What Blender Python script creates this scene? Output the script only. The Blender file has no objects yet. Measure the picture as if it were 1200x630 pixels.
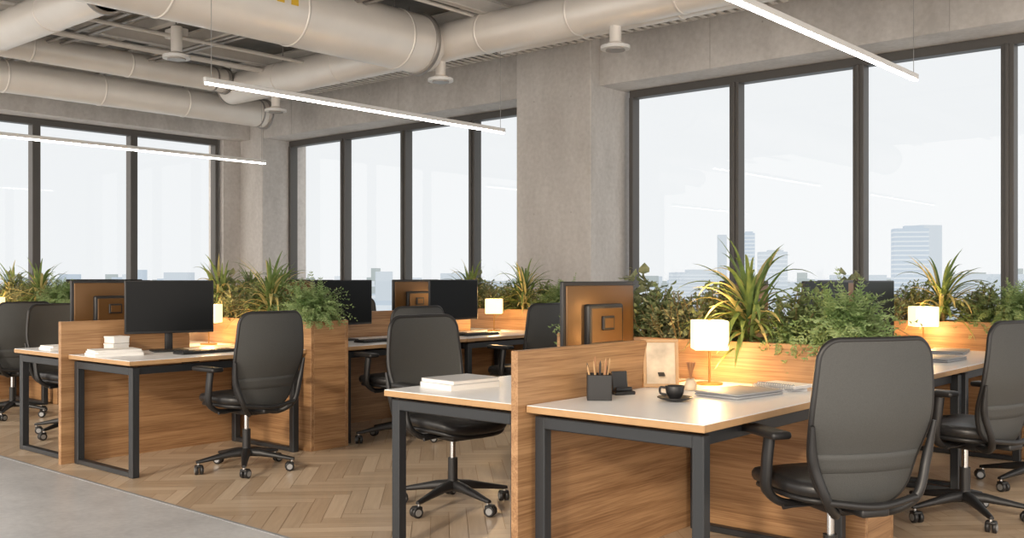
import bpy, bmesh, math, random
from mathutils import Vector, Matrix
from math import sin, cos, pi, radians, sqrt
R = random.Random(7)
scene = bpy.context.scene
scene.view_settings.view_transform = 'Standard'
scene.view_settings.look = 'None'
scene.view_settings.exposure = 0.0

# ------------------------------------------------------------------ materials
def nt(name):
    m = bpy.data.materials.new(name); m.use_nodes = True
    n = m.node_tree.nodes; l = m.node_tree.links
    return m, n, l, n['Principled BSDF']

def mat(name, col, rough=0.5, metal=0.0, var=0.0, scale=8.0, bump=0.0, spec=0.5, coat=0.0):
    m, n, l, p = nt(name)
    p.inputs['Base Color'].default_value = (*col, 1)
    p.inputs['Roughness'].default_value = rough
    p.inputs['Metallic'].default_value = metal
    p.inputs['Specular IOR Level'].default_value = spec
    p.inputs['Coat Weight'].default_value = coat
    if var > 0 or bump > 0:
        tc = n.new('ShaderNodeTexCoord'); no = n.new('ShaderNodeTexNoise')
        no.inputs['Scale'].default_value = scale; no.inputs['Detail'].default_value = 5
        l.new(tc.outputs['Object'], no.inputs['Vector'])
        if var > 0:
            cr = n.new('ShaderNodeValToRGB')
            cr.color_ramp.elements[0].position = .3; cr.color_ramp.elements[1].position = .7
            cr.color_ramp.elements[0].color = (*[c*(1-var) for c in col], 1)
            cr.color_ramp.elements[1].color = (*[min(1, c*(1+var)) for c in col], 1)
            l.new(no.outputs['Fac'], cr.inputs['Fac']); l.new(cr.outputs['Color'], p.inputs['Base Color'])
        if bump > 0:
            b = n.new('ShaderNodeBump'); b.inputs['Strength'].default_value = bump
            b.inputs['Distance'].default_value = .01
            l.new(no.outputs['Fac'], b.inputs['Height']); l.new(b.outputs['Normal'], p.inputs['Normal'])
    return m

def wood(name, axis, c1, c2, rough=.42):
    m, n, l, p = nt(name)
    tc = n.new('ShaderNodeTexCoord'); mp = n.new('ShaderNodeMapping')
    s = [14.0, 14.0, 14.0]; s[axis] = 0.40
    mp.inputs['Scale'].default_value = s
    l.new(tc.outputs['Object'], mp.inputs['Vector'])
    no = n.new('ShaderNodeTexNoise'); no.inputs['Scale'].default_value = 1.3
    no.inputs['Detail'].default_value = 8; no.inputs['Distortion'].default_value = .35
    no.inputs['Roughness'].default_value = .6
    l.new(mp.outputs['Vector'], no.inputs['Vector'])
    n2 = n.new('ShaderNodeTexNoise'); n2.inputs['Scale'].default_value = 11
    n2.inputs['Detail'].default_value = 3
    l.new(mp.outputs['Vector'], n2.inputs['Vector'])
    ad = n.new('ShaderNodeMath'); ad.operation = 'MULTIPLY_ADD'
    ad.inputs[1].default_value = .4
    l.new(n2.outputs['Fac'], ad.inputs[0]); 
    m2 = n.new('ShaderNodeMath'); m2.operation = 'MULTIPLY'; m2.inputs[1].default_value = .6
    l.new(no.outputs['Fac'], m2.inputs[0]); l.new(m2.outputs[0], ad.inputs[2])
    cr = n.new('ShaderNodeValToRGB')
    cr.color_ramp.elements[0].position = .38; cr.color_ramp.elements[1].position = .60
    cr.color_ramp.elements[0].color = (*c1, 1); cr.color_ramp.elements[1].color = (*c2, 1)
    l.new(ad.outputs[0], cr.inputs['Fac']); l.new(cr.outputs['Color'], p.inputs['Base Color'])
    p.inputs['Roughness'].default_value = rough
    b = n.new('ShaderNodeBump'); b.inputs['Strength'].default_value = .12; b.inputs['Distance'].default_value = .004
    l.new(ad.outputs[0], b.inputs['Height']); l.new(b.outputs['Normal'], p.inputs['Normal'])
    return m

def emit(name, col, st, base=(.9,.9,.9)):
    m, n, l, p = nt(name)
    p.inputs['Base Color'].default_value = (*base, 1)
    p.inputs['Emission Color'].default_value = (*col, 1)
    p.inputs['Emission Strength'].default_value = st
    return m

def leafmat(name, c1, c2):
    m, n, l, p = nt(name)
    tc = n.new('ShaderNodeTexCoord'); no = n.new('ShaderNodeTexNoise'); no.inputs['Scale'].default_value = 14
    l.new(tc.outputs['Object'], no.inputs['Vector'])
    cr = n.new('ShaderNodeValToRGB'); cr.color_ramp.elements[0].position = .35; cr.color_ramp.elements[1].position = .65
    cr.color_ramp.elements[0].color = (*c1, 1); cr.color_ramp.elements[1].color = (*c2, 1)
    l.new(no.outputs['Fac'], cr.inputs['Fac']); l.new(cr.outputs['Color'], p.inputs['Base Color'])
    p.inputs['Roughness'].default_value = .5
    tr = n.new('ShaderNodeBsdfTranslucent'); l.new(cr.outputs['Color'], tr.inputs['Color'])
    mx = n.new('ShaderNodeMixShader'); mx.inputs[0].default_value = .35
    l.new(p.outputs[0], mx.inputs[1]); l.new(tr.outputs[0], mx.inputs[2])
    l.new(mx.outputs[0], n['Material Output'].inputs['Surface'])
    return m

OAK1, OAK2 = (.235,.118,.050), (.45,.262,.128)
M = {}
M['wood_y'] = wood('oak_veneer_y', 1, OAK1, OAK2)
M['wood_x'] = wood('oak_veneer_x', 0, OAK1, OAK2)
M['ply'] = mat('plywood_edge', (.46,.28,.135), .5, var=.06, scale=20)
M['white'] = mat('white_laminate', (.87,.88,.90), .3, var=.01)
M['steel'] = mat('black_powder_coat', (.022,.025,.029), .42)
M['shell'] = mat('chair_mesh_grey', (.060,.062,.061), .6, var=.10, scale=220, bump=.15)
M['leather'] = mat('black_leather', (.018,.018,.019), .36, var=.2, scale=60, bump=.1)
M['plastic'] = mat('black_plastic', (.015,.015,.016), .42)
M['caster'] = mat('caster_grey', (.35,.36,.37), .35, metal=.6)
M['chrome'] = mat('chrome', (.6,.6,.6), .2, metal=1)
M['screen'] = mat('screen_glass', (.006,.007,.008), .3, spec=.2)
M['warm_back'] = mat('monitor_back_warm_reflection', (.15,.078,.028), .38, metal=.35)  # black plastic back, with the warm lamp reflection put into its base colour
M['lampshade'] = emit('lampshade_glow', (1.0,.73,.36), 1.7, (1,.9,.7))
M['brass'] = mat('brass', (.45,.25,.08), .3, metal=1)
M['paper'] = mat('paper', (.84,.83,.81), .7, var=.03)
M['pages'] = mat('grey_cover', (.50,.50,.51), .5)
M['alu'] = mat('aluminium', (.38,.39,.41), .5, metal=.3)
M['pencil'] = mat('pencil_wood', (.35,.17,.08), .6)
M['photo'] = mat('photo_print', (.62,.50,.36), .5, var=.35, scale=9)
M['soil'] = mat('soil', (.05,.035,.022), .9, var=.4, scale=40, bump=.5)
M['duct'] = mat('galvanised_duct', (.82,.78,.73), .34, metal=.25, var=.05, scale=2)
M['band'] = mat('duct_band', (.32,.30,.28), .4, metal=.5)
M['beam'] = mat('painted_steel', (.64,.61,.57), .5, var=.06, scale=4)
M['deck'] = mat('ceiling_deck', (.17,.16,.145), .8, var=.3, scale=2.5)
M['label'] = mat('yellow_label', (.75,.48,.04), .5)
M['frame'] = mat('window_frame_bronze', (.080,.076,.072), .45)
M['joint'] = mat('concrete_joint', (.40,.38,.36), .9, var=.1)
M['led'] = emit('led_diffuser', (1.0,.96,.90), 15.0)
M['fixture'] = mat('fixture_white', (.7,.7,.69), .4)
M['wire'] = mat('suspension_wire', (.3,.3,.3), .4, metal=.5)
M['stem'] = mat('plant_stem', (.16,.12,.05), .7)
M['spk_g'] = leafmat('spiky_green', (.12,.20,.06), (.25,.33,.11))
M['spk_y'] = leafmat('spiky_yellow', (.50,.44,.16), (.68,.58,.27))
M['fern'] = leafmat('fern_green', (.18,.29,.10), (.36,.46,.21))
M['bush'] = leafmat('bush_green', (.13,.19,.08), (.33,.38,.18))
M['olive'] = leafmat('olive_green', (.17,.21,.11), (.36,.38,.22))

def concrete(name, c1, c2, sc=1.2, rough=.75, bump=.15, lo=.35, hi=.65):
    m, n, l, p = nt(name)
    tc = n.new('ShaderNodeTexCoord')
    a = n.new('ShaderNodeTexNoise'); a.inputs['Scale'].default_value = sc; a.inputs['Detail'].default_value = 9
    a.inputs['Roughness'].default_value = .62
    b = n.new('ShaderNodeTexNoise'); b.inputs['Scale'].default_value = sc*14; b.inputs['Detail'].default_value = 6
    mp = n.new('ShaderNodeMapping'); mp.inputs['Scale'].default_value = (1,1,.35)
    l.new(tc.outputs['Object'], mp.inputs['Vector'])
    l.new(mp.outputs['Vector'], a.inputs['Vector']); l.new(tc.outputs['Object'], b.inputs['Vector'])
    mm = n.new('ShaderNodeMath'); mm.operation='MULTIPLY_ADD'; mm.inputs[1].default_value=.3
    l.new(b.outputs['Fac'], mm.inputs[0])
    m3 = n.new('ShaderNodeMath'); m3.operation='MULTIPLY'; m3.inputs[1].default_value=.7
    l.new(a.outputs['Fac'], m3.inputs[0]); l.new(m3.outputs[0], mm.inputs[2])
    cr = n.new('ShaderNodeValToRGB'); cr.color_ramp.elements[0].position=lo; cr.color_ramp.elements[1].position=hi
    cr.color_ramp.elements[0].color=(*c1,1); cr.color_ramp.elements[1].color=(*c2,1)
    l.new(mm.outputs[0], cr.inputs['Fac']); l.new(cr.outputs['Color'], p.inputs['Base Color'])
    p.inputs['Roughness'].default_value = rough
    bp = n.new('ShaderNodeBump'); bp.inputs['Strength'].default_value=bump; bp.inputs['Distance'].default_value=.01
    l.new(b.outputs['Fac'], bp.inputs['Height']); l.new(bp.outputs['Normal'], p.inputs['Normal'])
    return m
M['conc'] = concrete('wall_concrete', (.45,.43,.41), (.64,.62,.60), 1.5, .75, .15, .36, .64)
M['concfl'] = concrete('floor_concrete', (.46,.47,.49), (.64,.65,.67), 2.0, .32, .05, .38, .62)

def glassmat():
    m, n, l, p = nt('window_glass')
    n.remove(p)
    t = n.new('ShaderNodeBsdfTransparent'); g = n.new('ShaderNodeBsdfGlossy'); g.inputs['Roughness'].default_value = .0
    f = n.new('ShaderNodeLayerWeight'); f.inputs['Blend'].default_value=.5
    pw = n.new('ShaderNodeMath'); pw.operation='POWER'; pw.inputs[1].default_value=6
    ma = n.new('ShaderNodeMath'); ma.operation='MULTIPLY_ADD'; ma.inputs[1].default_value=.8; ma.inputs[2].default_value=.022
    mx = n.new('ShaderNodeMixShader')
    l.new(f.outputs['Facing'], pw.inputs[0]); l.new(pw.outputs[0], ma.inputs[0])
    l.new(ma.outputs[0], mx.inputs[0]); l.new(t.outputs[0], mx.inputs[1]); l.new(g.outputs[0], mx.inputs[2])
    l.new(mx.outputs[0], n['Material Output'].inputs['Surface'])
    return m
M['glass'] = glassmat()

# ------------------------------------------------------------------ mesh builder
class B:
    def __init__(s): s.v=[]; s.f=[]; s.mi=[]; s.sm=[]; s.mats=[]
    def midx(s, k):
        if k not in s.mats: s.mats.append(k)
        return s.mats.index(k)
    def add(s, vs, fs, k, smooth=False, T=None):
        o = len(s.v); i = s.midx(k)
        for v in vs:
            v = Vector(v)
            if T is not None: v = T @ v
            s.v.append(v)
        for f in fs:
            s.f.append([o+a for a in f]); s.mi.append(i); s.sm.append(smooth)
    def box(s, c, d, k, bev=.003, T=None, seg=1):
        bm = bmesh.new(); bmesh.ops.create_cube(bm, size=1)
        bmesh.ops.scale(bm, vec=Vector(d), verts=bm.verts)
        if bev > 0:
            bmesh.ops.bevel(bm, geom=bm.edges[:], offset=min(bev, min(d)*.45), segments=seg, affect='EDGES', profile=.5)
        bm.verts.index_update()
        TT = Matrix.Translation(Vector(c))
        if T is not None: TT = T @ TT
        s.add([v.co.copy() for v in bm.verts], [[v.index for v in f.verts] for f in bm.faces], k, seg>1, TT)
        bm.free()
    def bx(s, x0,x1,y0,y1,z0,z1,k,bev=.003,seg=1):
        s.box(((x0+x1)/2,(y0+y1)/2,(z0+z1)/2),(x1-x0,y1-y0,z1-z0),k,bev,None,seg)
    def loft(s, rings, k, smooth=True, cap=True, T=None):
        n = len(rings[0]); vs=[p for r in rings for p in r]; fs=[]
        for i in range(len(rings)-1):
            for j in range(n):
                a=i*n+j; b=i*n+(j+1)%n
                fs.append([a,b,b+n,a+n])
        s.add(vs, fs, k, smooth, T)
        if cap:
            s.add(rings[0], [list(range(n))[::-1]], k, False, T)
            s.add(rings[-1], [list(range(n))], k, False, T)
    def tube(s, path, r, k, seg=12, T=None, sx=1.0):
        path=[Vector(p) for p in path]; rings=[]
        rr = r if isinstance(r,(list,tuple)) else [r]*len(path)
        t0=(path[1]-path[0]).normalized()
        up=Vector((0,0,1)) if abs(t0.z)<.9 else Vector((0,1,0))
        nrm=(up-up.dot(t0)*t0).normalized()
        for i,p in enumerate(path):
            if i==0: t=t0
            elif i==len(path)-1: t=(path[i]-path[i-1]).normalized()
            else: t=((path[i+1]-path[i]).normalized()+(path[i]-path[i-1]).normalized()).normalized()
            nrm=(nrm-nrm.dot(t)*t).normalized(); b=t.cross(nrm)
            rings.append([p+rr[i]*(cos(a)*nrm+sx*sin(a)*b) for a in [2*pi*q/seg for q in range(seg)]])
        s.loft(rings,k,True,True,T)
    def cyl(s, c, r, h, k, seg=20, r2=None, T=None):
        r2 = r if r2 is None else r2; x,y,z=c
        s.loft([[(x+q*cos(2*pi*i/seg), y+q*sin(2*pi*i/seg), zz) for i in range(seg)] for q,zz in ((r,z),(r2,z+h))],k,True,True,T)
    def mesh(s, name, fix=True):
        me = bpy.data.meshes.new(name)
        me.from_pydata([tuple(v) for v in s.v], [], s.f)
        for k in s.mats: me.materials.append(M[k])
        me.polygons.foreach_set('material_index', s.mi)
        me.polygons.foreach_set('use_smooth', s.sm)
        if fix:
            bm = bmesh.new(); bm.from_mesh(me); bmesh.ops.recalc_face_normals(bm, faces=bm.faces); bm.to_mesh(me); bm.free()
        me.update(); return me
    def obj(s, name, loc=(0,0,0), rot=0, fix=True):
        return place(s.mesh(name, fix), name, loc, rot)
def place(me, name, loc=(0,0,0), rot=0, sc=1.0):
    o = bpy.data.objects.new(name, me); scene.collection.objects.link(o)
    o.location = loc; o.rotation_euler = (0,0,rot); o.scale = (sc,)*3
    return o
def bez(pts, n=10):
    pts=[Vector(p) for p in pts]; P=[2*pts[0]-pts[1]]+pts+[2*pts[-1]-pts[-2]]; out=[]
    for i in range(1,len(P)-2):
        for j in range(n):
            t=j/n; a,b,c,d=P[i-1],P[i],P[i+1],P[i+2]
            out.append(.5*((2*b)+(-a+c)*t+(2*a-5*b+4*c-d)*t*t+(-a+3*b-3*c+d)*t**3))
    out.append(pts[-1]); return out

# ------------------------------------------------------------------ room
YW, XL, XR, YF = 9.7, -13.85, 4.0, -3.0
BS = 2.93
WTOP, SILL, CEIL = 3.44, .32, 4.25
b=B(); b.bx(XL-.3,XR,BS,YW+.4,-.25,-.004,'ply',0); b.obj('subfloor')
b=B(); b.bx(XL-.3,XR,YF,BS-.02,-.25,0,'concfl',0); b.obj('floor_concrete')
b=B(); b.bx(XL,XR,BS-.02,BS,-.05,.002,'alu',0); b.obj('trim_1')
def parquet():
    w=.095; n=6; bm=bmesh.new(); uvl=bm.loops.layers.uv.new('UVMap'); cl=bm.loops.layers.float_color.new('plank')
    c45=cos(pi/4); g=.0014/w
    cx,cy=-4.9,6.3
    def addp(x0,y0,x1,y1,hor):
        mx,my=(x0+x1)/2*w,(y0+y1)/2*w
        X=cx+(mx-my)*c45; Y=cy+(mx+my)*c45
        if X<XL-.5 or X>XR+.5 or Y<BS-.5 or Y>YW+.5: return
        q=[(x0+g,y0+g),(x1-g,y0+g),(x1-g,y1-g),(x0+g,y1-g)]
        vs=[bm.verts.new((cx+(a-c)*w*c45, cy+(a+c)*w*c45, 0)) for a,c in q]
        f=bm.faces.new(vs); rv=R.random(); off=R.random()*50; rv2=R.random()
        for lp,(a,c) in zip(f.loops,q):
            la,lc=(a,c) if hor else (c,a)
            lp[uvl].uv=(la*w+off, lc*w+off*1.7); lp[cl]=(rv,rv2,0,1)
    for k in range(-170,171):
        for m in range(-16,17):
            x=k+m*2*n
            if abs(x)>230: continue
            addp(x,k,x+n,k+1,True)
            addp(x+n,k-n+1,x+n+1,k+1,False)
    for co,no in (((0,BS,0),(0,-1,0)),((0,YW,0),(0,1,0)),((XL,0,0),(-1,0,0)),((XR,0,0),(1,0,0))):
        bmesh.ops.bisect_plane(bm,geom=bm.verts[:]+bm.edges[:]+bm.faces[:],plane_co=co,plane_no=no,clear_outer=True)
    me=bpy.data.meshes.new('floor'); bm.to_mesh(me); bm.free()
    m,nn,l,p=nt('herringbone_oak')
    uv=nn.new('ShaderNodeUVMap'); mp=nn.new('ShaderNodeMapping'); mp.inputs['Scale'].default_value=(2,28,1)
    no=nn.new('ShaderNodeTexNoise'); no.inputs['Scale'].default_value=1.6; no.inputs['Detail'].default_value=5; no.inputs['Distortion'].default_value=.6
    l.new(uv.outputs[0],mp.inputs[0]); l.new(mp.outputs[0],no.inputs['Vector'])
    at=nn.new('ShaderNodeAttribute'); at.attribute_name='plank'
    sp=nn.new('ShaderNodeSeparateColor'); l.new(at.outputs['Color'],sp.inputs[0])
    a=nn.new('ShaderNodeMath'); a.operation='MULTIPLY_ADD'; a.inputs[1].default_value=.5
    bb=nn.new('ShaderNodeMath'); bb.operation='MULTIPLY'; bb.inputs[1].default_value=.5
    l.new(no.outputs['Fac'],bb.inputs[0]); l.new(sp.outputs[0],a.inputs[0]); l.new(bb.outputs[0],a.inputs[2])
    cr=nn.new('ShaderNodeValToRGB'); cr.color_ramp.elements[0].position=.1; cr.color_ramp.elements[1].position=.9
    cr.color_ramp.elements[0].color=(.44,.315,.205,1); cr.color_ramp.elements[1].color=(.76,.61,.45,1)
    l.new(a.outputs[0],cr.inputs[0]); l.new(cr.outputs[0],p.inputs['Base Color']); p.inputs['Roughness'].default_value=.28
    me.materials.append(m); place(me,'floor')
parquet()

PW=1.365
b=B()
b.bx(XL,XR,9.17,YW+.3,WTOP+.02,CEIL,'conc',.004)
b.bx(XL,XR,YW-.05,YW+.3,0,SILL,'conc',.004)
b.bx(XL-.3,-13.12,9.15,YW+.3,0,CEIL,'conc',.01)
b.bx(-7.73,-6.62,9.0,YW+.3,0,CEIL,'conc',.012)
for z in (.7,2.02,3.35):
    for x in (-7.45,-6.9): b.tube([(x,8.9985,z),(x,9.003,z)],.010,'joint',12)
x=-12.4
while x<XR:
    if not -8.3<x<-6.3: 
        b.bx(x,x+.006,9.168,9.172,WTOP+.02,CEIL,'joint',0)
        for dx in (.6,1.8): b.tube([(x+dx,9.1685,3.85),(x+dx,9.173,3.85)],.010,'joint',12) if not -8<x+dx<-6.4 else None
    x+=2.4
b.obj('wall_back')
b=B()
b.bx(XL-.3,XL+.40,YF,9.15,WTOP+.02,CEIL,'conc',.004)
b.bx(XL-.3,XL+.05,YF,9.15,0,SILL,'conc',.004)
b.bx(XL-.3,XL+.12,8.84,9.15,0,CEIL,'conc',.004)
b.obj('wall_left')
def bay(name, p0, p1, axis, fixed, n, side):
    b=B(); dep=.13
    def bx(a0,a1,z0,z1,d0,d1,k,bev=.004):
        if axis=='x': b.bx(a0,a1,fixed+d0,fixed+d1,z0,z1,k,bev)
        else: b.bx(fixed+d0,fixed+d1,a0,a1,z0,z1,k,bev)
    bx(p0,p1,WTOP-.07,WTOP+.02,-dep/2,dep/2,'frame'); bx(p0,p1,SILL,SILL+.08,-dep/2,dep/2,'frame')
    st=(p1-p0)/n
    for i in range(n+1):
        x=p0+i*st; w=.055
        lo=max(p0,x-w); hi=min(p1,x+w)
        bx(lo,hi,SILL+.07,WTOP-.06,-dep/2-.01,dep/2,'frame')
        if 0<i<n and side:
            bx(x-.014,x+.014,SILL+.07,WTOP-.06,-dep/2-.035,dep/2,'frame')
    z0,z1=SILL+.05,WTOP-.05
    if axis=='x': V=[(p0,fixed,z0),(p1,fixed,z0),(p1,fixed,z1),(p0,fixed,z1)]
    else: V=[(fixed,p0,z0),(fixed,p1,z0),(fixed,p1,z1),(fixed,p0,z1)]
    b.add(V,[[0,1,2,3]],'glass')
    b.obj(name)
bay('window_1',-13.12,-7.73,'x',YW+.02,4,1)
bay('window_2',-6.54,-6.54+PW*7,'x',YW+.02,7,1)
bay('window_3',8.80-1.42*8,8.80,'y',XL-.02,8,0)
b=B(); b.bx(XL-.3,XR,YF,YW+.3,CEIL,CEIL+.2,'deck',0); b.obj('ceiling')

# ------------------------------------------------------------------ ceiling services
def beams():
    b=B()
    def ch(x0,x1,y0,y1,z,h=.15,w=.09):
        if x1-x0>y1-y0:
            y=(y0+y1)/2
            b.bx(x0,x1,y-.006,y+.006,z,z+h,'beam',0); b.bx(x0,x1,y-w/2,y+w/2,z,z+.01,'beam',0); b.bx(x0,x1,y-w/2,y+w/2,z+h-.01,z+h,'beam',0)
        else:
            x=(x0+x1)/2
            b.bx(x-.006,x+.006,y0,y1,z,z+h,'beam',0); b.bx(x-w/2,x+w/2,y0,y1,z,z+.01,'beam',0); b.bx(x-w/2,x+w/2,y0,y1,z+h-.01,z+h,'beam',0)
    for y in (2.2,3.0,3.7,4.4,5.1,5.8,6.5,7.9): ch(XL+.4,XR,y,y+.001,4.09)
    for i in range(14):
        x=-13.0+i*1.25; ch(x,x+.001,-1,8.45,3.94)
    for x,z in ((-8.4,3.86),(-8.28,3.86),(-8.16,3.86),(-9.6,3.84),(-10.5,3.86),(-10.42,3.86),(-12.6,3.86),(-6.9,3.95)):
        b.tube([(x,-1,z),(x,8.4,z)],.022,'beam',8)
    for y in (4.9,5.05,6.1,6.2): b.tube([(XL+.4,y,3.89),(XR,y,3.89)],.02,'band',8)
    for x,y in ((-9.1,4.6),(-10.0,5.7),(-8.7,6.3),(-12.3,6.0),(-9.9,4.2)):
        b.bx(x,x+.22,y,y+.16,3.90,4.0,'beam',.006); b.tube([(x+.1,y+.08,4.0),(x+.1,y+.08,CEIL-.002)],.008,'band',6)
    b.obj('ceiling_steel_framework')
beams()
def tray():
    b=B(); y0,y1,z=8.5,8.85,3.90; x=XL+.4
    b.bx(x,XR,y0,y0+.008,z,z+.07,'beam',0); b.bx(x,XR,y1-.008,y1,z,z+.07,'beam',0)
    while x<XR:
        b.bx(x,x+.045,y0,y1,z,z+.012,'beam',0); x+=.11
    x=XL+1
    while x<XR:
        for y in (y0+.01,y1-.01): b.tube([(x,y,z),(x,y,CEIL-.003)],.006,'band',6)
        x+=2
    for y in (8.6,8.66,8.74): b.tube([(XL+.4,y,z+.035),(XR,y,z+.035)],.018,'plastic',8)
    b.obj('cable_tray')
tray()
def duct(p0,p1,r,sp=1.15,hang=True,label=False):
    b=B(); p0=Vector(p0); p1=Vector(p1); d=p1-p0; L=d.length; d.normalize()
    b.tube([p0,p1],r,'duct',40)
    s=.0
    while s<=L+.01:
        q=p0+d*min(s,L-.02)
        b.tube([q-d*.004,q-d*.003,q+d*.018,q+d*.019],[r+.001,r+.007,r+.007,r+.001],'duct' if s>0.01 and s<L-.3 else 'band',40)
        if hang: b.tube([q+Vector((0,0,r)),Vector((q.x,q.y,CEIL))],.006,'band',6)
        s+=sp
    q=p1
    b.tube([q-d*.05,q-d*.049,q-d*.001,q],[r+.001,r+.022,r+.022,r+.001],'band',40)
    if label:
        for y0 in (5.15,5.30):
            V=[];F=[]
            for j in range(5):
                a=radians(-4+j*3.5); V+=[(p1.x+(r+.002)*cos(a),y0,p1.z+(r+.002)*sin(a)),(p1.x+(r+.002)*cos(a),y0+.08,p1.z+(r+.002)*sin(a))]
            for j in range(4): F.append([2*j,2*j+1,2*j+3,2*j+2])
            b.add(V,F,'label')
    b.obj('ventilation_duct')
duct((-7.47,-1,3.70),(-7.47,7.15,3.70),.30,1.3,True,True)
duct((-11.4,7.45,3.765),(XR,7.45,3.765),.20)
duct((-11.9,-1,3.60),(-11.9,8.35,3.60),.19)
duct((-11.2,-1,3.82),(-11.2,7.25,3.82),.15)
duct((-13.4,3.93,3.62),(-7.8,3.93,3.62),.17)
duct((-7.2,8.1,3.86),(XR,8.1,3.86),.14)
b=B(); b.tube([(-7.47,7.14,3.70),(-7.47,7.22,3.70),(-7.47,7.36,3.76)],[.285,.27,.17],'duct',32); b.obj('duct_reducer')
b=B(); pth=bez([(-8.0,4.1,3.6),(-8.05,4.3,3.62),(-8.1,4.5,3.78),(-8.1,4.55,3.93)],16)
b.tube(pth,[.062+.009*(i%2) for i in range(len(pth))],'band',14); b.obj('flexible_duct')
def diffuser():
    b=B(); b.cyl((0,0,.06),.055,.26,'duct',24); b.cyl((0,0,.03),.10,.035,'duct',28,.06)
    b.cyl((0,0,.0),.135,.03,'fixture',32); b.cyl((0,0,-.012),.09,.013,'band',28)
    return b.mesh('ceiling_diffuser')
dm=diffuser()
for x,y,z in ((-7.46,7.45,3.36),(-5.2,7.45,3.36),(-10.4,7.45,3.36),(-9.0,5.26,3.46),(-2.2,7.45,3.36)):
    place(dm,'ceiling_diffuser',(x,y,z))
def pendant():
    b=B(); L=3.45
    b.box((0,L/2,.034),(.036,L,.040),'fixture',.003); b.box((0,L/2,.007),(.032,L-.02,.014),'led',.002)
    b.tube([(0,.06,.05),(0,.06,CEIL-2.74)],.0025,'wire',5)
    b.tube([(0,L-.06,.05),(0,L-.06,3.575-2.74)],.0025,'wire',5)
    return b.mesh('linear_pendant_light')
pm=pendant()
for x in (-10.8,-6.67,-2.55): place(pm,'linear_pendant_light',(x,4.13,2.74))
for x in (-10.8,-6.67,-2.55,1.5): place(pm,'linear_pendant_light',(x,-1.5,2.74))  # unseen pendants behind the camera, added to light the room

# ------------------------------------------------------------------ furniture
DT=.745
D0,D1=3.10,4.47; PL1=4.82
def frame_loop(b,x0,x1,y,bottom=True):
    t=.05
    b.bx(x0,x0+t,y,y+t,0,DT-.045,'steel',.004); b.bx(x1-t,x1,y,y+t,0,DT-.045,'steel',.004)
    b.bx(x0+t-.002,x1-t+.002,y,y+t,DT-.045-t,DT-.045,'steel',.004)
    if bottom: b.bx(x0+t-.002,x1-t+.002,y,y+t,0.003,.035,'steel',.004)
def desk(xa,xb,ya,yb):
    b=B()
    b.bx(xa,xb,ya,yb,DT-.030,DT-.003,'ply',.002)
    b.bx(xa+.002,xb-.002,ya+.002,yb-.002,DT-.004,DT,'white',.001)
    frame_loop(b,xa+.02,xb-.02,ya+.03); frame_loop(b,xa+.02,xb-.02,yb-.10)
    for x in (xa+.06,xb-.11): b.bx(x,x+.05,ya+.07,yb-.09,DT-.095,DT-.046,'steel',.003)
    b.bx((xa+xb)/2-.12,(xa+xb)/2+.12,yb-.9,yb-.35,DT-.11,DT-.09,'steel',.003)
    for k in (.2,.5): b.bx((xa+xb)/2-.1,(xa+xb)/2+.1,yb-.9+k,yb-.88+k,DT-.11,DT-.03,'steel',0)
    b.obj('office_desk')
def panel(x,ya,yb,ytop,z=.97):
    b=B()
    b.bx(x-.018,x+.018,ya,yb,.0,DT-.0,'wood_y',.002)
    b.bx(x-.018,x+.018,ya,ytop,DT-.001,z,'wood_y',.002)
    b.obj('desk_partition')
def planter(xc,ya,yb,hw=.90,z=.95):
    b=B(); t=.03
    b.bx(xc-hw,xc+hw,ya,ya+t,0,z,'wood_x',.003); b.bx(xc-hw,xc+hw,yb-t,yb,0,z,'wood_x',.003)
    b.bx(xc-hw,xc-hw+t,ya+t,yb-t,0,z,'wood_y',.002); b.bx(xc+hw-t,xc+hw,ya+t,yb-t,0,z,'wood_y',.002)
    b.bx(xc-hw+t,xc+hw-t,ya+t,yb-t,z-.12,z-.05,'soil',0)
    b.obj('wooden_planter')
GC=(-10.79,-6.71,-2.63)
HW=.85
for g in GC:
    for (ya,yb) in ((D0,D1-.005),(PL1+.005,6.17),(6.18,7.52)):
        desk(g-HW-.0,g-.022,ya,yb); desk(g+.022,g+HW,ya,yb)
    panel(g,D0-.05,D1-.004,4.02)
    panel(g,PL1+.004,7.524,7.1)
    planter(g,D1,PL1); planter(g,7.53,7.88)

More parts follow.
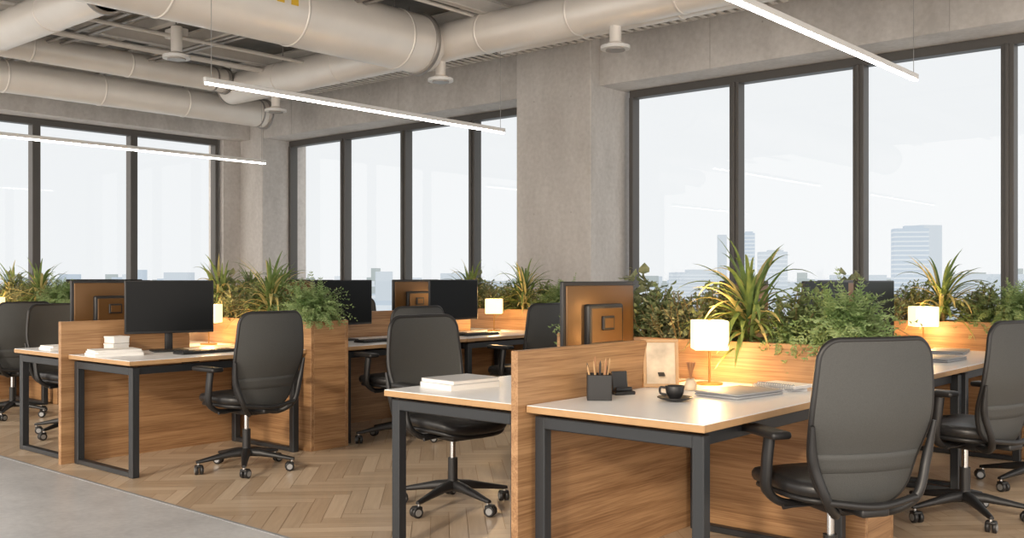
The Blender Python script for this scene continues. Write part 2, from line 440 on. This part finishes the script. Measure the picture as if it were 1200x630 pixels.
def chair_mesh():
    b=B()
    for i in range(5):
        a=2*pi*i/5+.3; ca,sa=cos(a),sin(a)
        rings=[]
        for r,w,zt,h in ((.02,.034,.135,.055),(.10,.028,.128,.045),(.20,.022,.108,.032),(.30,.016,.088,.022),(.325,.012,.084,.016)):
            prof=[(-w,0),(-w*.7,h*.5),(-w*.3,h*.62),(w*.3,h*.62),(w*.7,h*.5),(w,0),(w*.7,-h*.38),(-w*.7,-h*.38)]
            rings.append([(r*ca-p[0]*sa, r*sa+p[0]*ca, zt+p[1]-h*.4) for p in prof])
        b.loft(rings,'plastic',True,True)
        T=Matrix.Translation((.31*ca,.31*sa,0)) @ Matrix.Rotation(a+1.1+i,4,'Z')
        b.cyl((0,0,.05),.009,.035,'chrome',10,T=T)
        for sx in (-1,1):
            b.tube([(sx*.006,-.016,.030),(sx*.008,-.016,.030),(sx*.024,-.016,.030),(sx*.026,-.016,.030)],[.024,.0295,.0295,.024],'plastic',18,T)
            b.tube([(sx*.024,-.016,.030),(sx*.0285,-.016,.030)],.018,'caster',16,T)
        b.box((0,-.012,.052),(.05,.045,.018),'plastic',.006,T,2)
    b.cyl((0,0,.09),.036,.06,'plastic',20,.030); b.cyl((0,0,.14),.027,.13,'plastic',20); b.cyl((0,0,.26),.016,.14,'chrome',16)
    b.box((0,-.02,.405),(.17,.26,.06),'plastic',.015,None,2)
    b.tube([(.05,.03,.405),(.20,.05,.40),(.235,.05,.40)],[.006,.006,.010],'plastic',8)
    b.tube([(-.05,-.05,.405),(-.20,-.04,.40),(-.235,-.04,.40)],[.006,.006,.010],'plastic',8)
    def sup(w,d,n=3.6,seg=40):
        o=[]
        for i in range(seg):
            t=2*pi*i/seg; c,s_=cos(t),sin(t)
            o.append((w*math.copysign(abs(c)**(2/n),c), d*math.copysign(abs(s_)**(2/n),s_)))
        return o
    def slab(w,d,z0,t,k,edge=.025,dome=.012):
        rings=[]
        prof=[(-edge*1.2,0),(-edge*.3,.12),(0,.4),(0,.65),(-edge*.35,.9),(-edge*1.1,1.0),(-w*.45,1.0+dome/t),(-w*.97,1.0+dome/t*1.2)]
        for ins,h in prof:
            pts=sup(w+ins,d+ins*(d/w if ins<-.05 else 1)); r=[]
            for x,y in pts:
                z=z0+h*t
                z-=.035*max(0,(y-.10)/.15)**2*.9
                z+=.012*(x/w)**2
                r.append((x,y+.03,z))
            rings.append(r)
        b.loft(rings,k,True,True)
    slab(.235,.225,.425,.025,'plastic',.012,.0)
    slab(.250,.240,.447,.062,'leather',.026)
    def back_pt(u,v,off):
        z=.435+v*.61
        W=.170+.083*sin(min(1,v/.58)*pi/2) - .026*max(0,(v-.58)/.42)**1.4
        L=.60
        dtop=(1-v)*L; dbot=v*L
        ins=0
        if dtop<.07: ins=.07-sqrt(max(0,.07**2-(.07-dtop)**2))
        if dbot<.09: ins=max(ins,.09-sqrt(max(0,.09**2-(.09-dbot)**2)))
        x=u*(W-ins*.9)
        yc=-.205-.10*v-.035*sin((v-.05)*pi*1.15)
        y=yc+.055*(x/.24)**2*(1-.35*v)
        y+=.022*math.exp(-((v-.28)/.16)**2)
        y-=off
        return (x,y,z)
    vs=[0,.006,.02,.045,.08,.12]+[.12+.76*i/16 for i in range(1,17)]+[.91,.94,.965,.985,.995,1]
    us=[-1+2*i/18 for i in range(19)]
    for off,k in ((0,'shell'),(.022,'shell')):
        P=[back_pt(u,v,off) for v in vs for u in us]
        n=len(us); F=[[i*n+j,i*n+j+1,(i+1)*n+j+1,(i+1)*n+j] for i in range(len(vs)-1) for j in range(n-1)]
        b.add(P,F,k,True)
    # lumbar band on the rear
    lv=[.20,.205,.24,.28,.315,.32]; lo=[.0225,.028,.029,.029,.028,.0225]
    P=[back_pt(u*.93,v,o_) for v,o_ in zip(lv,lo) for u in us]
    n=len(us); F=[[i*n+j,i*n+j+1,(i+1)*n+j+1,(i+1)*n+j] for i in range(len(lv)-1) for j in range(n-1)]
    b.add(P,F,'shell',True)
    rim=[back_pt(-1,v,.011) for v in vs]+[back_pt(u,1,.011) for u in us[1:-1]]+[back_pt(1,v,.011) for v in vs[::-1]]+[back_pt(u,0,.011) for u in us[::-1][1:]]
    rim2=[Vector(rim[0])]
    for p in rim[1:]:
        if (Vector(p)-rim2[-1]).length>.006: rim2.append(Vector(p))
    b.tube(rim2,.0125,'plastic',8)
    for sx in (-1,1):
        b.tube(bez([(sx*.05,-.08,.405),(sx*.11,-.19,.395),(sx*.19,-.258,.46),(sx*.243,-.250,.60),(sx*.262,-.270,.74)],8),[.018]*25+[.018-.0014*i for i in range(8)],'plastic',10)
        b.tube(bez([(sx*.07,.0,.41),(sx*.20,.0,.405),(sx*.285,-.01,.46),(sx*.300,-.03,.56),(sx*.295,-.04,.665)],8),[.017]*16+[.019]*17,'plastic',10,None,1.4)
        b.box((sx*.29,-.0,.684),(.085,.25,.030),'plastic',.013,None,3)
    b.tube(bez([(-.19,-.262,.46),(0,-.290,.44),(.19,-.262,.46)],8),.014,'plastic',10)
    b.box((0,-.20,.415),(.12,.16,.035),'plastic',.01,None,2)
    return b.mesh('office_chair')
cm=chair_mesh()
def chair(x,y,face):
    place(cm,'office_chair',(x,y,0),radians(face-90))
chair(-5.60,3.78,180)
chair(-3.84,3.93,-8)
chair(-1.58,3.72,148)
chair(-1.60,5.50,165)
chair(-1.52,6.62,176)
chair(-5.50,6.50,178)
chair(-5.70,5.22,172)
chair(-7.92,3.72,4)
chair(-9.35,3.82,178)
chair(-7.95,6.95,0)
chair(-9.4,5.5,180); chair(-3.85,5.5,0); chair(-3.9,6.8,0)

def monitor_mesh():
    b=B(); zc=.318
    b.box((0,0,zc),(.61,.022,.375),'plastic',.006,None,2)
    b.box((0,.0112,zc+.004),(.592,.003,.350),'screen',.0005)
    b.box((0,-.014,zc),(.57,.012,.335),'warm_back',.005,None,2)
    b.box((0,-.032,zc-.03),(.30,.04,.21),'plastic',.012,None,2)
    b.box((0,-.053,zc-.03),(.26,.006,.17),'warm_back',.003)
    b.box((0,-.06,zc-.02),(.10,.014,.07),'plastic',.004); b.box((0,-.0675,zc-.02),(.075,.003,.048),'warm_back',.001)
    b.box((0,-.040,.13),(.055,.022,.25),'plastic',.006,None,2)
    b.box((0,-.03,.008),(.24,.18,.014),'plastic',.006,None,2)
    return b.mesh('computer_monitor')
mm=monitor_mesh()
def monitor(x,y,face): place(mm,'computer_monitor',(x,y,DT),radians(face-90))
monitor(-6.42,3.70,-18); monitor(-6.97,3.55,180)
monitor(-2.93,4.05,180)
monitor(-6.42,5.27,0); monitor(-6.42,6.58,-3); monitor(-6.97,6.62,180); monitor(-6.97,5.3,180)
monitor(-2.34,5.45,0); monitor(-2.93,5.6,180); monitor(-2.34,6.2,0); monitor(-2.93,7.0,180)
monitor(-10.5,3.6,0); monitor(-10.5,5.4,0); monitor(-11.05,5.4,180)

def lamp_mesh():
    b=B()
    b.cyl((0,0,0),.065,.010,'brass',28); b.cyl((0,0,.01),.0055,.17,'brass',10)
    w=.082; z0,z1=.172,.315
    b.box((0,0,(z0+z1)/2),(2*w,2*w,z1-z0),'lampshade',.004)
    b.cyl((0,0,z1),.008,.006,'brass',10)
    return b.mesh('table_lamp')
lm=lamp_mesh()
for x,y in ((-2.44,4.30),(-6.85,4.28),(-2.42,7.34),(-6.47,7.2),(-11.0,4.3)):
    o=place(lm,'table_lamp',(x,y,DT),radians(38))
    for dz,e in ((.12,5.5),(.40,4.5)):
        ld=bpy.data.lights.new('lamp_bulb','POINT'); ld.energy=e; ld.color=(1,.60,.24); ld.shadow_soft_size=.05
        lo=bpy.data.objects.new('bulb',ld); scene.collection.objects.link(lo); lo.parent=o; lo.location=(.0,0,dz)

def keyboard_mesh():
    b=B(); b.box((0,0,.008),(.43,.13,.014),'plastic',.004,None,2)
    for r in range(5):
        for c in range(15):
            b.box((-.196+c*.028,-.05+r*.0245,.018),(.024,.020,.007),'steel',.002)
    return b.mesh('keyboard')
km=keyboard_mesh()
for x,y,f in ((-6.12,3.80,0),(-3.12,3.98,180),(-6.12,5.4,0),(-6.12,6.6,0),(-2.0,5.5,0)):
    place(km,'keyboard',(x,y,DT),radians(f-90))
def mouse_mesh():
    b=B(); rings=[]
    for z,s_ in ((0,.92),(.008,1),(.018,.93),(.027,.7),(.031,.3)):
        rings.append([(.031*s_*cos(t),.052*s_*sin(t),z) for t in [2*pi*i/20 for i in range(20)]])
    b.loft(rings,'plastic'); return b.mesh('computer_mouse')
ms=mouse_mesh()
for x,y in ((-6.1,4.12),(-6.1,5.75),(-3.1,3.70)): place(ms,'computer_mouse',(x,y,DT),radians(-80))
b=B(); s=.05
for dx,dy,sx,sy in ((-s,0,.006,.106),(s,0,.006,.106),(0,-s,.1,.006),(0,s,.1,.006)):
    b.box((dx,dy,.055),(sx,sy,.11),'plastic',.002)
b.box((0,0,.004),(.1,.1,.008),'plastic',.001)
for i in range(11):
    x,y=R.uniform(-.035,.035),R.uniform(-.035,.035); dx,dy=x*.5+R.uniform(-.01,.01),y*.5
    L=R.uniform(.15,.185); b.tube([(x*.7,y*.7,.008),(x+dx,y+dy,L-.015),(x+dx*1.12,y+dy*1.12,L)],[.0045,.0045,.001],R.choice(['pencil','ply','pencil','plastic']),7)
b.obj('pencil_holder',(-2.50,3.46,DT),radians(38))
b=B(); b.box((0,0,.008),(.10,.07,.016),'plastic',.004); b.box((0,.02,.055),(.075,.012,.10),'plastic',.003,Matrix.Rotation(-.15,4,'X')); b.box((0,-.012,.025),(.08,.02,.016),'steel',.003)
b.obj('phone_stand',(-2.53,3.68,DT),radians(60))
b=B(); T=Matrix.Rotation(radians(-10),4,'X')
for c,d in (((0,0,.008),(.17,.014,.016)),((0,0,.222),(.17,.014,.016)),((-.077,0,.115),(.016,.014,.2)),((.077,0,.115),(.016,.014,.2))):
    b.box(c,d,'ply',.002,T)
b.box((0,.002,.115),(.145,.005,.2),'photo',0,T); b.box((0,.06,.06),(.03,.12,.004),'plastic',0,Matrix.Rotation(radians(20),4,'X'))
b.obj('picture_frame',(-2.54,4.02,DT+.002),radians(40))
def lathe(b,prof,k,seg=32,c=(0,0)):
    b.loft([[(c[0]+r*cos(2*pi*i/seg),c[1]+r*sin(2*pi*i/seg),z) for i in range(seg)] for r,z in prof],k,True,False)
b=B(); lathe(b,[(.0005,.003),(.035,.002),(.06,.009),(.075,.016),(.074,.019),(.055,.013),(.03,.008),(.0005,.008)],'plastic')
lathe(b,[(.0005,.009),(.022,.009),(.026,.014),(.037,.035),(.042,.065),(.041,.066),(.038,.064),(.033,.035),(.02,.018),(.0005,.017)],'plastic')
lathe(b,[(.0005,.055),(.036,.055)],'pencil')
b.tube(bez([(.038,0,.056),(.062,0,.056),(.062,0,.032),(.034,0,.026)],6),.005,'plastic',8)
b.obj('coffee_cup',(-2.22,3.62,DT),radians(200))
def laptop():
    b=B(); b.box((0,0,.007),(.34,.235,.012),'alu',.005,None,2); b.box((0,0,.0185),(.34,.235,.008),'alu',.004,None,2)
    b.box((0,.112,.0135),(.28,.008,.01),'plastic',.002); return b.mesh('laptop')
lap=laptop()
place(lap,'laptop',(-2.12,4.00,DT),radians(82)); place(lap,'laptop',(-2.05,6.5,DT),radians(88))
place(lap,'laptop',(-2.2,7.2,DT),radians(100))
b=B(); lathe(b,[(.0005,0),(.026,.001),(.030,.02),(.022,.045),(.016,.055),(.014,.05),(.0005,.04)],'photo',20)
for i in range(14):
    a=i*2.4; r=.02; b.tube([(0,0,.045),(r*.5*cos(a),r*.5*sin(a),.09),(r*cos(a),r*sin(a),.13)],[.0015,.001,.003],'pencil',5)
b.obj('dried_flower_vase',(-2.38,4.02,DT),0)
def notebook():
    b=B(); b.box((0,0,.006),(.15,.21,.012),'pages',.002); b.box((0,0,.0135),(.152,.212,.003),'paper',.001)
    for i in range(16):
        y=-.095+i*.0127
        b.tube([(-.078+.011*cos(t),y,.008+.013*sin(t)) for t in [k*pi/5 for k in range(11)]],.0022,'alu',5)
    return b.mesh('spiral_notebook')
nb=notebook(); place(nb,'spiral_notebook',(-2.08,4.33,DT),radians(60)); place(nb,'spiral_notebook',(-2.05,4.32,DT+.016),radians(80))
def bookstack(dims,cols):
    b=B(); z=0
    for (w,d,h,a),c in zip(dims,cols):
        T=Matrix.Rotation(a,4,'Z'); b.box((0,0,z+h/2),(w-.006,d-.006,h-.004),'paper',.0,T)
        b.box((0,0,z+h-.0015),(w,d,.003),c,.001,T); b.box((0,0,z+.0015),(w,d,.003),c,.001,T); b.box((-w/2+.001,0,z+h/2),(.003,d,h),c,.0,T); z+=h
    return b
bookstack([(.24,.30,.026,0),(.235,.29,.020,.05)],['paper','pages']).obj('book_stack',(-3.29,3.42,DT),radians(-8))
bookstack([(.23,.32,.018,0),(.22,.30,.014,.06),(.22,.30,.010,-.05)],['paper']*3).obj('paper_stack',(-6.40,3.28,DT),radians(-10))
bookstack([(.23,.32,.018,0),(.22,.30,.014,.06)],['paper']*2).obj('paper_stack',(-7.2,3.33,DT),radians(-5))
b=B()
for (x,z,s_) in ((0,.033,.066),(.005,.091,.050)):
    b.box((x,0,z),(.12,.12,s_-.004),'paper',.003); b.box((x,0,z+s_/2-.006),(.124,.124,.012),'paper',.002)
b.obj('storage_box',(-6.607,3.40,DT),radians(4))
bookstack([(.2,.28,.02,0),(.2,.28,.015,.1)],['pages','paper']).obj('book_stack',(-2.15,5.95,DT),.2)

# ------------------------------------------------------------------ plants
def spiky(seed,n=95,L0=.34):
    r=random.Random(seed); b=B()
    for i in range(n):
        a=r.uniform(0,2*pi); el=r.uniform(-.2,1.4)
        L=L0*r.uniform(.75,1.2); w=r.uniform(.008,.014); k='spk_y' if r.random()<.33 else 'spk_g'
        p=Vector((r.uniform(-.02,.02),r.uniform(-.02,.02),r.uniform(-.04,.15))); d=Vector((cos(a)*cos(el),sin(a)*cos(el),sin(el)))
        side=Vector((-sin(a),cos(a),0)); N=10; V=[];F=[]
        dr=r.uniform(.10,.30)
        for j in range(N+1):
            t=j/N; ww=w*(sin(pi*min(1,t*.85+.14)))**.8 if j<N else .0006
            V+= [p-side*ww, p+Vector((0,0,-ww*.45)), p+side*ww]
            p=p+d*(L/N); d=(d+Vector((0,0,-dr*(.3+t*1.1)))).normalized()
        for j in range(N): 
            q=j*3; F+=[[q,q+1,q+4,q+3],[q+1,q+2,q+5,q+4]]
        b.add(V,F,k,True)
    b.cyl((0,0,-.10),.02,.20,'stem',8,.015)
    return b.mesh('spiky',False)
def fernp(seed,n=260,rad=.24):
    r=random.Random(seed); b=B()
    for i in range(n):
        a=r.uniform(0,2*pi); el=math.asin(r.uniform(-.2,1)); L=rad*r.uniform(.5,1.15)
        p=Vector((r.uniform(-.07,.07),r.uniform(-.07,.07),r.uniform(.0,.08))); d=Vector((cos(a)*cos(el),sin(a)*cos(el),sin(el)+.2)).normalized()
        N=13; V=[];F=[]
        for j in range(N):
            q=p+d*(L/N); d2=(d+Vector((0,0,-.10))).normalized()
            s1=d.cross(Vector((0,0,1))); 
            s1=s1.normalized() if s1.length>.05 else Vector((1,0,0))
            up=s1.cross(d)
            if j>1:
                ll=.034*(1-(j/N)*.55)
                for sg in (-1,1):
                    tip=p+s1*sg*ll+d*ll*.6+up*r.uniform(-.014,.014); o=len(V)
                    V+=[p,p+d*.009+s1*sg*ll*.45-up*.002,tip,p-d*.002+s1*sg*ll*.5]; F.append([o,o+1,o+2,o+3])
            o=len(V); V+=[p-s1*.0014,p+s1*.0014,q+s1*.001,q-s1*.001]; F.append([o,o+1,o+2,o+3])
            p=q; d=d2
        b.add(V,F,'fern',False)
    return b.mesh('fern',False)
def bushp(seed,n=34,H=.28,leaf=.034,k='bush',spread=.20,round_=.45,dens=24):
    r=random.Random(seed); b=B()
    for i in range(n):
        a=r.uniform(0,2*pi); sp=spread*sqrt(r.random()); h=H*r.uniform(.6,1.1)*(1-.40*(sp/spread)**2)
        p0=Vector((cos(a)*sp*.35,sin(a)*sp*.35,-.04)); p1=Vector((cos(a)*sp,sin(a)*sp,h))
        mid=(p0+p1)/2+Vector((r.uniform(-.03,.03),r.uniform(-.03,.03),.03)); path=bez([p0,mid,p1],4)
        b.tube(path,.0022,'stem',4)
        nl=int(dens*h/.25)+3
        for j in range(nl):
            t=.2+.8*j/nl; q=path[min(len(path)-1,int(t*(len(path)-1)+.5))]+Vector((r.uniform(-.022,.022),r.uniform(-.022,.022),r.uniform(-.012,.018)))
            aa=r.uniform(0,2*pi); e=r.uniform(-.3,.9); d=Vector((cos(aa)*cos(e),sin(aa)*cos(e),sin(e))); s1=Vector((-sin(aa),cos(aa),0)); up=s1.cross(d)
            l=leaf*r.uniform(.7,1.3); w=l*round_
            V=[q,q+d*l*.3+s1*w*.8+up*w*.2,q+d*l*.7+s1*w*.75+up*w*.2,q+d*l*1.05-up*l*.1,q+d*l*.7-s1*w*.75+up*w*.2,q+d*l*.3-s1*w*.8+up*w*.2,q+d*l*.5]
            b.add(V,[[0,1,6],[1,2,6],[2,3,6],[3,4,6],[4,5,6],[5,0,6]],k,False)
    return b.mesh('bush',False)
SP=[spiky(1,110),spiky(2,90,.32)]; FE=[fernp(3),fernp(4,200,.2)]
BU=[bushp(5,46),bushp(6,46,.26,.026,'olive'),bushp(8,54,.28,.030,'bush')]
TL=[bushp(9,12,.44,.06,'olive',.17,.5,12)]
def plant(me,name,x,y,z,sc=1,rot=None): place(me,name,(x,y,z),R.uniform(0,6.28) if rot is None else rot,sc)
for g in GC:
    for yc in (4.645,7.705):
        z=.91
        plant(FE[0],'potted_fern',g+.76,yc-.05,z+.06,1.18)
        plant(SP[0],'spiky_dracaena_plant',g+.25,yc-.05,z+.07,1.08)
        plant(BU[0],'leafy_shrub',g+.50,yc+.02,z,1.10)
        plant(FE[1],'potted_fern',g+.50,yc-.05,z-.02,.85)
        plant(BU[2],'leafy_shrub',g+.05,yc+.03,z,1.10)
        plant(BU[1],'olive_shrub',g-.12,yc-.05,z,1.15)
        plant(BU[0],'leafy_shrub',g-.34,yc+.0,z,1.10)
        plant(TL[0],'tall_ficus_plant',g-.48,yc,z,1)
        if g<-5: plant(SP[1],'spiky_dracaena_plant',g-.50,yc-.04,z+.08,1.10)
        plant(BU[1],'olive_shrub',g-.58,yc-.03,z,1.15)
        plant(FE[1],'potted_fern',g-.76,yc+.0,z,1.05)
        plant(BU[2],'leafy_shrub',g+.85-.14,yc+.05,z,.85)

# ------------------------------------------------------------------ city outside
GZ=-38
def hazy(name,base,haze,st):  # aerial haze is put in as a glow colour on dark surfaces
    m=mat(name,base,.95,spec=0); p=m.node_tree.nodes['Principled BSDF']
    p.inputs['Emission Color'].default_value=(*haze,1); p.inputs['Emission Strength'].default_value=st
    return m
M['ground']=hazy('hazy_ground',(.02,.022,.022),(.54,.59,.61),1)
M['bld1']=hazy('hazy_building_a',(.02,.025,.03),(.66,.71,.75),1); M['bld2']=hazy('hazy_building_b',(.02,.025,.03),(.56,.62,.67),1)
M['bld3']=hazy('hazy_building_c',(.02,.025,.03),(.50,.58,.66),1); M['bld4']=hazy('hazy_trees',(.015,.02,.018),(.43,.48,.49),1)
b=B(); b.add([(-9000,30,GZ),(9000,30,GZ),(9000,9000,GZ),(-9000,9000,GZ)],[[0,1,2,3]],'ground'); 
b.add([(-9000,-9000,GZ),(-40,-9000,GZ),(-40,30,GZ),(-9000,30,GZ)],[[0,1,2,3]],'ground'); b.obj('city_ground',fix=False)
fw=Vector((-.6547,.7559,0)); rt=Vector((.7559,.6547,0))
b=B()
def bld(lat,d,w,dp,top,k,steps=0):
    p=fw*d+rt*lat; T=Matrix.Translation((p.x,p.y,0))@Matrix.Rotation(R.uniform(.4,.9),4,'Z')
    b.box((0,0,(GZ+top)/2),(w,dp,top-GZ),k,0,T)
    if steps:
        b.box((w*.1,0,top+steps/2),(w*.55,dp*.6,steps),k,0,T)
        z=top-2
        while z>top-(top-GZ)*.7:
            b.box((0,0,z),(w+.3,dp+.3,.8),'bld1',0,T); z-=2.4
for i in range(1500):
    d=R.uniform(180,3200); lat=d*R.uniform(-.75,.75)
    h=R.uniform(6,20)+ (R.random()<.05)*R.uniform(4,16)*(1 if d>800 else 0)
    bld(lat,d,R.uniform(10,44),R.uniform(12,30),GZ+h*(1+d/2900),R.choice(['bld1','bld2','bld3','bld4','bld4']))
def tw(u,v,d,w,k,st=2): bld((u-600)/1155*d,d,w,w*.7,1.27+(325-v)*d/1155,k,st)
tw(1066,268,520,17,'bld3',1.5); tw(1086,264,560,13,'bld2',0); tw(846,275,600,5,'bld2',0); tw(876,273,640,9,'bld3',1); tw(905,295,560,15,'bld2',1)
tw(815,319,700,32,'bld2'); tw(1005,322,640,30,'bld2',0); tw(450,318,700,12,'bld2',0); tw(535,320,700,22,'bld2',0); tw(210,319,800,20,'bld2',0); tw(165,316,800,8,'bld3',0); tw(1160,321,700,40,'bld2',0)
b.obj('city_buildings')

# ------------------------------------------------------------------ light
w=bpy.data.worlds.new('World'); scene.world=w; w.use_nodes=True
n=w.node_tree.nodes; l=w.node_tree.links; bg=n['Background']
tc=n.new('ShaderNodeTexCoord'); dp=n.new('ShaderNodeVectorMath'); dp.operation='DOT_PRODUCT'
sv=Vector((.35,-.93,.12)).normalized(); dp.inputs[1].default_value=sv
l.new(tc.outputs['Generated'],dp.inputs[0])
cr=n.new('ShaderNodeValToRGB'); mr=n.new('ShaderNodeMapRange'); mr.inputs['From Min'].default_value=-.35; mr.inputs['From Max'].default_value=.8
l.new(dp.outputs['Value'],mr.inputs['Value']); l.new(mr.outputs[0],cr.inputs[0])
cr.color_ramp.elements[0].color=(.89,.915,.93,1); cr.color_ramp.elements[1].color=(3.4,3.05,2.7,1)
l.new(cr.outputs[0],bg.inputs['Color']); bg.inputs['Strength'].default_value=1.0
sd=bpy.data.lights.new('sun','SUN'); sd.energy=1.8; sd.angle=radians(4); sd.color=(1,.86,.68)
so=bpy.data.objects.new('sun',sd); scene.collection.objects.link(so)
so.rotation_euler=Vector((-.30,.88,-.36)).to_track_quat('-Z','Y').to_euler()

# ------------------------------------------------------------------ camera
cd=bpy.data.cameras.new('camera'); cam=bpy.data.objects.new('camera',cd); scene.collection.objects.link(cam)
cd.sensor_width=36; cd.lens=36*1155/1200; cd.shift_y=10/1200; cd.clip_end=20000; cd.clip_start=.05
cam.location=(0,0,1.27); cam.rotation_euler=(radians(90),0,radians(40.9))
scene.camera=cam
